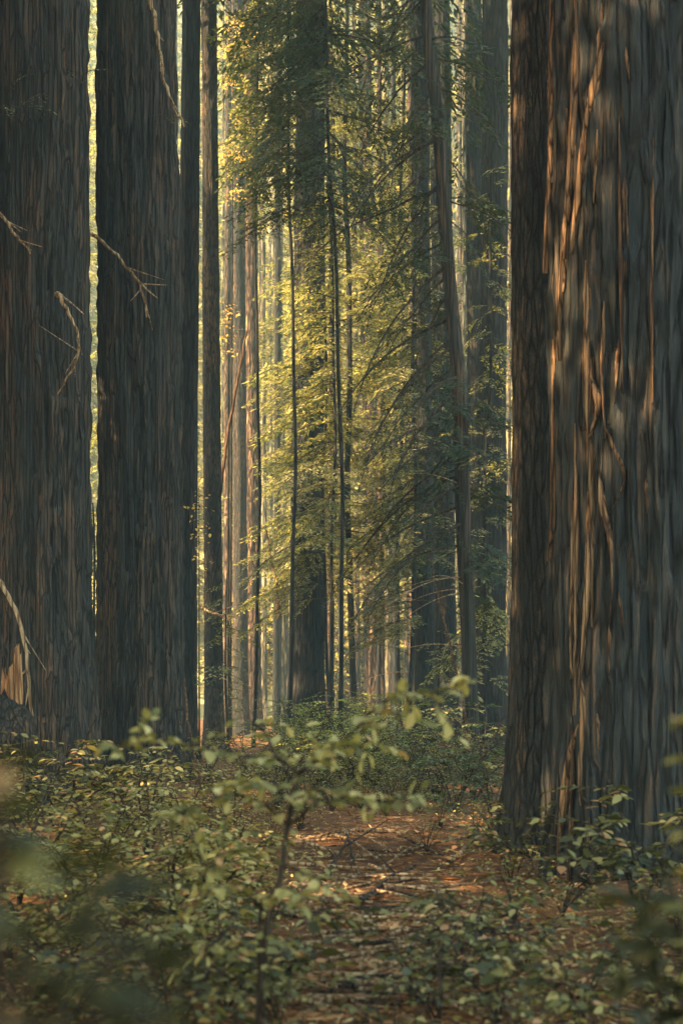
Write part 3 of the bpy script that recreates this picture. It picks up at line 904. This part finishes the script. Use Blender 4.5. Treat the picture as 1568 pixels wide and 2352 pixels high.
def shrub(kind, px, Y, h, label, group=None, wide=1.0):
    b = at(px, HY, Y)
    t = thing('shrub', label, 'shrub', (b[0], Y, float(gz(b[0], Y)) - .02), group)
    st, lf = SH[kind][rsb.integers(len(SH[kind]))]
    put('stem', st, t)
    put('foliage', lf, t)
    t.rotation_euler.z = rsb.uniform(0, 6.28)
    k = h / (.5 if kind == 'low' else 1.0)
    k *= rsb.uniform(.8, 1.25)
    t.scale = (k * wide, k * wide, k)
    return t


LT = 'broad-leaved shrub in the dense thicket on the left below the huge trunks'
for px, Y, h in [(40, 9.5, .9), (110, 10.5, 1.0), (190, 9.2, .95), (230, 12, 1.1), (300, 10, .95), (340, 13, 1.1), (390, 9.4, .85), (440, 12.2, .95), (500, 11, .8), (60, 13, 1.1), (-20, 11, 1.0),
                 (150, 14.5, 1.15), (280, 15.5, 1.1), (420, 15, 1.0), (540, 14, .8), (30, 7.6, .75), (140, 7.4, .75), (330, 7.6, .7), (250, 8.3, .8), (420, 7.9, .7), (480, 8.9, .75), (570, 9.6, .6), (90, 16.5, 1.2), (520, 17.5, .9)]:
    shrub('broad', px, Y, h * .95, LT, 'broad-leaved shrubs in the left thicket', 1.15)
LB = 'low leafy shrub along the bottom left, over the brown leaf litter'
for px, Y, h in [(60, 6.4, .45), (200, 6.6, .45), (330, 6.3, .5), (430, 6.6, .5), (520, 6.4, .5), (590, 6.9, .5), (470, 7.3, .5), (640, 6.2, .4), (560, 7.6, .45), (120, 5.6, .45), (400, 5.6, .45), (540, 5.5, .4), (690, 5.6, .3), (640, 7.2, .4)]:
    shrub('low', px, Y, h, LB, 'low shrubs along the bottom left')
RB = 'low leafy shrub along the bottom right in the shade of the huge shaggy redwood'
for px, Y, h in [(1080, 7.2, .45), (1010, 6.4, .4), (960, 6.9, .35), (1140, 6.5, .45), (1200, 7.6, .5), (1330, 6.6, .4), (1440, 7.4, .45), (1530, 6.6, .5), (1240, 5.7, .35), (1120, 5.6, .35), (900, 5.8, .3), (1420, 5.7, .35),
                 (1180, 8.6, .5), (1290, 9.3, .5), (1560, 8.6, .6), (1060, 8.2, .35)]:
    shrub('low', px, Y, h, RB, 'low shrubs along the bottom right')
shrub('broad', 1175, 11.6, .75, 'leafy shrub at the foot of the scaly brown trunk')
shrub('broad', 1480, 9.2, .9, 'leafy shrub against the dark side of the huge shaggy redwood')
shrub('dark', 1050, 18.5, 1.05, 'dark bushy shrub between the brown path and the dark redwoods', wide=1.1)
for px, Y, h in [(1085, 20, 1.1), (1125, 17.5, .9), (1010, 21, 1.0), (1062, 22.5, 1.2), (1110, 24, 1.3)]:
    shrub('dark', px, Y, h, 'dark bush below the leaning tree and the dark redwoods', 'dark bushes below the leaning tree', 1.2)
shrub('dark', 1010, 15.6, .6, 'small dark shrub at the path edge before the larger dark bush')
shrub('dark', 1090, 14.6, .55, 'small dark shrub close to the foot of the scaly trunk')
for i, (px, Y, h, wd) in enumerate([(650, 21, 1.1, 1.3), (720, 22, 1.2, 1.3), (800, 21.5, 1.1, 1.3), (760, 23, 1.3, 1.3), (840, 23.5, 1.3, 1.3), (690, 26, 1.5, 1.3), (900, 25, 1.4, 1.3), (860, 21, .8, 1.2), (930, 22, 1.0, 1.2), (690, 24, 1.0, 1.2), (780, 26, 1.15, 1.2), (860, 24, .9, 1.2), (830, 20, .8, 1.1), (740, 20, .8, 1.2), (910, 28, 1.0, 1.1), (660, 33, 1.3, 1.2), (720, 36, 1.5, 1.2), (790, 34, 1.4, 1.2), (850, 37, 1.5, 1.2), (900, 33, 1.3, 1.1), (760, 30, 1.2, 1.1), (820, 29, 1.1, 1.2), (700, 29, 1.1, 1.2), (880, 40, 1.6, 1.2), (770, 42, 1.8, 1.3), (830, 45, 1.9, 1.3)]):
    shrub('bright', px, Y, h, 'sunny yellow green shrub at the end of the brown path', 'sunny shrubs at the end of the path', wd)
for i, (px, Y, h, wd) in enumerate([(640, 17, .8, 1.2), (600, 20, .9, 1.2), (690, 16, .55, 1.2), (760, 18.5, .5, 1.4), (830, 18.8, .55, 1.4), (900, 19.5, .7, 1.3), (700, 19, .7, 1.3), (800, 20, .8, 1.4), (870, 20.5, .8, 1.4), (740, 20.5, .9, 1.4), (950, 21, .9, 1.3), (1000, 20, .7, 1.3), (640, 19, .8, 1.3), (1030, 26, 1.1, 1.3), (960, 25, 1.1, 1.3), (960, 19, .7, 1.2), (890, 17.5, .45, 1.3), (1000, 22, .8, 1.2), (560, 24, 1.0, 1.2), (660, 29, 1.1, 1.2), (480, 25, 1.0, 1.2), (980, 13.8, .4, 1.2), (620, 13.5, .5, 1.2)]):
    shrub('small', px, Y, h, 'small-leaved shrub growing beside the brown path', 'small-leaved shrubs beside the path', wd)


for px, Y, h, w in [(520, 84, 5, .8), (580, 80, 6, .8), (640, 84, 6.5, .8), (700, 80, 6, .8), (755, 78, 7, .8), (790, 84, 8, .8), (830, 79, 7, .8), (880, 83, 7.5, .8), (930, 80, 6, .8), (985, 84, 7, .8), (1045, 80, 6, .8)]:
    shrub('big', px, Y, h, 'tall sunlit bush at the back of the wood below the slope', 'sunlit bushes below the slope', w)


# the tall broad-leaved shrub in the foreground, its long branches arching across the view
def hero():
    Yh = 5.4
    base = at(588, HY, Yh)
    base[2] = float(gz(base[0], Yh))
    t = thing('broad_leaved_shrub', 'tall broad-leaved shrub with a dark stem and a long branch arching up to the right', 'shrub', base)
    r = np.random.default_rng(77)
    st, lf = MB(), MB()
    o = base
    stem = smooth_path([np.zeros(3)] + [at(x, y, d) - o for x, y, d in [(598, 2240, 5.4), (612, 2120, 5.4), (645, 2020, 5.4), (656, 1920, 5.4), (672, 1840, 5.4), (684, 1780, 5.4)]], 26)
    st.tube(stem, np.linspace(.017, .009, 26), 8)
    st2 = smooth_path([np.array([.02, .05, 0])] + [at(x, y, d) - o for x, y, d in [(604, 2300, 5.2), (590, 2180, 5.2), (600, 2080, 5.1)]], 14)
    st.tube(st2, np.linspace(.012, .006, 14), 7)
    BR = [([(684, 1780, 5.4), (640, 1735, 5.3), (560, 1730, 5.2), (470, 1712, 5.1), (380, 1698, 5.0), (300, 1700, 4.9), (248, 1716, 4.9)], 30, .075),
          ([(684, 1780, 5.4), (740, 1745, 5.2), (800, 1700, 5.0), (850, 1650, 4.9), (905, 1606, 4.8), (980, 1605, 4.75), (1050, 1596, 4.7)], 30, .082),
          ([(684, 1780, 5.4), (720, 1735, 5.5), (790, 1690, 5.6), (860, 1685, 5.6), (930, 1700, 5.6)], 22, .075),
          ([(680, 1800, 5.4), (620, 1700, 5.6), (575, 1655, 5.7), (530, 1665, 5.7)], 14, .07),
          ([(660, 1900, 5.4), (600, 1850, 5.3), (520, 1830, 5.2), (440, 1850, 5.1), (370, 1880, 5.0)], 24, .07),
          ([(660, 1900, 5.4), (720, 1850, 5.3), (790, 1830, 5.2), (860, 1850, 5.1), (950, 1855, 5.0)], 20, .07),
          ([(672, 1840, 5.4), (720, 1800, 5.1), (780, 1790, 4.9), (830, 1810, 4.8)], 16, .07),
          ([(672, 1840, 5.4), (610, 1800, 5.1), (540, 1790, 4.9), (470, 1800, 4.8)], 18, .07),
          ([(650, 1990, 5.4), (580, 1960, 5.2), (500, 1960, 5.1), (430, 2000, 5.0)], 18, .07),
          ([(650, 1990, 5.4), (720, 2010, 5.2), (760, 2050, 5.1)], 8, .065),
          ([(600, 2080, 5.1), (540, 2040, 5.0), (480, 2050, 4.9), (420, 2100, 4.9)], 18, .07),
          ([(600, 2080, 5.1), (640, 2050, 5.0), (700, 2070, 4.9)], 10, .07),
          ([(595, 2190, 5.2), (540, 2160, 5.1), (470, 2180, 5.0), (400, 2230, 5.0)], 16, .065),
          ([(598, 2240, 5.4), (650, 2200, 5.2), (700, 2190, 5.1)], 9, .06)]
    for pts, nl, sz0 in BR:
        nl = int(nl * 1.15)
        P = smooth_path([at(*p) - o for p in pts], 30)
        P += np.cumsum(r.normal(0, .003, P.shape), 0)
        st.tube(P, np.linspace(.007, .002, 30), 5)
        T = np.gradient(P, axis=0)
        q = np.sort(r.uniform(.12, 1, nl)) * 29
        LP = np.stack([np.interp(q, np.arange(30), P[:, k]) for k in range(3)], -1)
        D0 = np.stack([np.interp(q, np.arange(30), T[:, k]) for k in range(3)], -1)
        D0 /= np.linalg.norm(D0, axis=1)[:, None]
        sg = np.where(np.arange(nl) % 2, 1.0, -1.0)[:, None]
        side = np.cross(D0, np.array([0, 0, 1.0]))
        D = D0 * r.uniform(.25, .9, (nl, 1)) + side * sg * r.uniform(.5, 1, (nl, 1)) + np.array([0, 0, 1]) * r.uniform(-.5, .15, (nl, 1))
        N = np.stack([r.normal(0, .22, nl), r.normal(0, .22, nl), np.ones(nl)], -1)
        sz = 1.05 * sz0 * r.uniform(.65, 1.25, nl)
        lf.leaves(LP, D, N, sz, sz * r.uniform(.42, .58, nl), 'leaf')
        for k in range(nl // 4):          # short side twigs
            i = r.integers(6, 29)
            d = r.normal(0, 1, 3) * [1, 1, .5]
            d /= np.linalg.norm(d)
            L = r.uniform(.08, .2)
            w = np.linspace(.2, 1, 5)[:, None]
            Q = P[i] + d * w * L
            st.tube(np.vstack([P[i], Q]), np.linspace(.003, .001, 6), 4)
            DD = d + r.normal(0, .7, (5, 3))
            lf.leaves(Q, DD, np.stack([r.normal(0, .4, 5), r.normal(0, .4, 5), np.ones(5)], -1), sz0 * r.uniform(.5, .95, 5), sz0 * .4, 'leaf')
    st.build('stem', 'twig', t)
    lf.build('foliage', 'leaf_pale', t)


hero()


# leafy twigs right before the lens, far out of focus
def near_twig(label, px, Y, tips, size, mat, seed):
    base = at(px, HY, Y)
    base[2] = 0
    t = thing('leafy_shrub', label, 'shrub', base)
    r = np.random.default_rng(seed)
    st, lf = MB(), MB()
    for x, y, d in tips:
        tip = at(x, y, d) - base
        P = smooth_path([r.normal(0, .03, 3) * [1, 1, 0], tip * [.6, .6, .55], tip * [.9, .9, .9], tip], 24)
        st.tube(P, np.linspace(.006, .002, 24), 5)
        k = 28
        i = r.integers(12, 24, k)
        D = np.stack([r.normal(0, 1, k), r.normal(0, 1, k), r.uniform(-.6, .5, k)], -1)
        N = np.stack([r.normal(0, .6, k), r.normal(0, .6, k), np.ones(k)], -1)
        sz = size * r.uniform(.6, 1.2, k)
        lf.leaves(P[i], D, N, sz, sz * .5, 'leaf')
    st.build('stem', 'twig', t)
    lf.build('foliage', mat, t)


near_twig('very blurred dark green leaves close to the lens at lower left', 150, .95, [(300, 1990, .95), (220, 2060, .92), (360, 2040, .98), (260, 2130, .95), (140, 2150, .95), (120, 2230, .9), (420, 2170, 1.0), (330, 2200, .95), (40, 2230, .9), (200, 2280, .92), (60, 2120, .9)], .05, 'leaf_dim', 1)
near_twig('blurred green leaf tips peeking in at the left edge below the stump', -60, 1.0, [(0, 1760, 1.0), (15, 1810, 1.0), (-10, 1850, .98), (10, 1740, 1.02)], .04, 'leaf_olive', 2)
near_twig('blurred shrub with feathery leaf tips at the lower right edge', 1640, 2.6, [(1480, 2010, 2.6), (1540, 1990, 2.5), (1440, 2060, 2.7), (1568, 1960, 2.6), (1500, 2110, 2.6), (1400, 2100, 2.8), (1560, 2080, 2.5), (1600, 1800, 2.5)], .06, 'leaf_dim', 3)
near_twig('blurred twig with two greenish leaves poking in at the right edge', 1680, 2.4, [(1560, 1655, 2.4), (1580, 1660, 2.4)], .05, 'leaf', 4)


# ------------------------------------------------------------------ litter, seedlings and fallen sticks
def pathmask(x, y):
    c = 0.10 + 0.012 * (y - 6)
    return np.exp(-((x - c) / (.55 + .03 * (y - 5))) ** 2)


rl = np.random.default_rng(88)
n = 30000
yy = 4.8 + 34 * rl.random(n) ** 1.7
xx = (rl.random(n) - .5) * 2 * (.27 * yy + .3)
P = np.stack([xx, yy, gz(xx, yy) + rl.uniform(.004, .035, n)], -1)
a = rl.uniform(0, 6.283, n)
D = np.stack([np.cos(a), np.sin(a), rl.normal(0, .25, n)], -1)
N = np.stack([rl.normal(0, .35, n), rl.normal(0, .35, n), np.ones(n)], -1)
L = rl.uniform(.025, .07, n) * (1 + .02 * yy)
m = MB()
m.leaves(P, D, N, L, L * rl.uniform(.06, .42, n))
k = 9000                                   # shed twigs and needle sprays
yy = 5.5 + 16 * rl.random(k) ** 1.3
xx = rl.normal(.15 + .012 * yy, .35 + .055 * yy, k)
P = np.stack([xx, yy, gz(xx, yy) + rl.uniform(.01, .05, k)], -1)
a = rl.uniform(0, 6.283, k)
D = np.stack([np.cos(a), np.sin(a), rl.normal(0, .12, k)], -1)
N = np.stack([rl.normal(0, .5, k), rl.normal(0, .5, k), np.ones(k)], -1)
L = rl.uniform(.08, .30, k)
m.leaves(P, D, N, L, rl.uniform(.005, .013, k))
tag(m.build('leaf_litter', 'litter'), 'reddish brown dead needles and leaves covering the floor', 'leaf litter', kind='stuff')

n = 5200
yy = 5.2 + 26 * rl.random(n) ** 1.4
xx = (rl.random(n) - .5) * 2 * (.27 * yy + .3)
k = rl.random(n) > pathmask(xx, yy) * 1.02
k &= vnoise(xx * .05 + .3, yy * 1.1, 12, 3) > .35
xx, yy = xx[k], yy[k]
n = len(xx)
m = MB()
for j in range(4):
    a = rl.uniform(0, 6.283, n)
    h = rl.uniform(.03, .22, n)
    off = rl.normal(0, .05, (n, 2))
    P = np.stack([xx + off[:, 0], yy + off[:, 1], gz(xx, yy) + h], -1)
    D = np.stack([np.cos(a), np.sin(a), rl.normal(-.1, .3, n)], -1)
    N = np.stack([rl.normal(0, .45, n), rl.normal(0, .45, n), np.ones(n)], -1)
    L = rl.uniform(.02, .05, n)
    m.leaves(P, D, N, L, L * .55, 'leaf')
tag(m.build('undergrowth', 'leaf'), 'small green seedlings and ground cover on the forest floor', 'undergrowth', kind='stuff')


def stick(label, p, q, r0, group=None, curve=.04, mat='deadwood', lift=0.0):
    """p, q: photo points on the ground"""
    def gp(px, py):
        Y = EYE * FP / max(py - HY, 20)
        x = (px - W0 / 2) / FP * Y
        return np.array([x, Y, float(gz(x, Y)) + r0 + .01])
    A, B = gp(*p), gp(*q)
    B[2] += lift
    t = np.linspace(0, 1, 14)[:, None]
    r = np.random.default_rng(int(p[0] * 3 + q[1]))
    P = A + (B - A) * t
    L = np.linalg.norm(B - A)
    P += np.cumsum(r.normal(0, curve * L / 10, P.shape), 0) * [1, 1, .35]
    P[:, 2] = np.maximum(P[:, 2], gz(P[:, 0], P[:, 1]) + r0 * .7 + .035)
    o = P[0].copy()
    m = MB()
    m.tube(P - o, np.linspace(r0, r0 * .45, 14), 6)
    for k in range(2):
        i = r.integers(4, 11)
        d = (P[i + 1] - P[i]) / np.linalg.norm(P[i + 1] - P[i]) + r.normal(0, .5, 3) * [1, 1, .3]
        Q = P[i] - o + d * np.linspace(0, r.uniform(.1, .3) * L, 5)[:, None]
        m.tube(Q, np.linspace(r0 * .5, r0 * .2, 5), 5)
    ob = m.build('fallen_stick', mat)
    ob.location = o
    return tag(ob, label, 'stick', group)


stick('long pale fallen stick slanting up to the foot of the scaly trunk', (1030, 1978), (1116, 1928), .028, lift=.12)
stick('dark straight fallen branch lying slantwise across the middle of the path', (830, 2090), (962, 1990), .022, mat='twig', lift=.05)
stick('long thin fallen stick lying level across the path below the dark branch', (800, 2022), (1000, 2030), .016)
stick('broken stick leaning up at the left of the path by the dark shrub stem', (740, 2030), (800, 1965), .022, mat='twig', lift=.15)
stick('pale fallen branch lying at the left edge of the path', (520, 1972), (600, 1990), .02)
stick('dark bent fallen twig near the far end of the path', (800, 1945), (830, 2010), .016, mat='twig')
FS = 'small dry stick lying among the litter on the brown path'
for i in range(130):
    y = rl.uniform(1900, 2340)
    x = rl.normal(800, 110 + (y - 1900) * .12)
    a = rl.normal(0, .35)
    l = rl.uniform(50, 190) * (.6 + (y - 1900) / 600)
    stick(FS, (x, y), (x + l * math.cos(a), y + l * math.sin(a) * .4), rl.uniform(.010, .024), 'small sticks littering the path', .06, 'deadwood' if rl.random() < .75 else 'twig')


# ------------------------------------------------------------------ thin teal haze added to lift the dark tones
def haze():
    bm_ = MB()
    lo, hi = (-430, -330, -6), (430, 450, 175)
    V = np.array([[(hi if i else lo)[0], (hi if j else lo)[1], (hi if k else lo)[2]] for i in (0, 1) for j in (0, 1) for k in (0, 1)], float)
    bm_.add(V, [(0, 1, 3, 2), (4, 6, 7, 5), (0, 4, 5, 1), (2, 3, 7, 6), (0, 2, 6, 4), (1, 5, 7, 3)])
    m = bpy.data.materials.new('haze')
    m.use_nodes = True
    n, l = m.node_tree.nodes, m.node_tree.links
    n.remove(n['Principled BSDF'])
    v = n.new('ShaderNodeVolumePrincipled')
    v.inputs['Color'].default_value = (0.62, 0.92, 0.88, 1)
    v.inputs['Density'].default_value = HAZE
    l.new(v.outputs[0], n['Material Output'].inputs['Volume'])
    M['haze'] = m
    tag(bm_.build('haze', 'haze', smooth=False), 'thin teal haze added to lift the dark tones of the wood', 'haze', kind='stuff')


HAZE = 0.0010
haze()

FB = 'bare fallen branch lying across the brown path, longer than the sticks around it'
for px, py, l, an, rr_ in [(640, 2000, 260, .12, .02), (700, 2075, 210, -.25, .018), (760, 1940, 170, .5, .018), (880, 2060, 230, -.1, .02), (690, 2140, 300, .06, .016), (850, 2000, 130, -.7, .015),
                           (930, 1960, 170, -.3, .018), (720, 2215, 240, -.12, .014), (830, 2150, 210, .35, .015), (610, 1950, 190, -.1, .02), (900, 2120, 180, .2, .014), (780, 2040, 120, .9, .014)]:
    stick(FB, (px, py), (px + l * math.cos(an), py + l * math.sin(an) * .5), rr_, 'fallen branches lying across the path', .05, 'deadwood', .05)
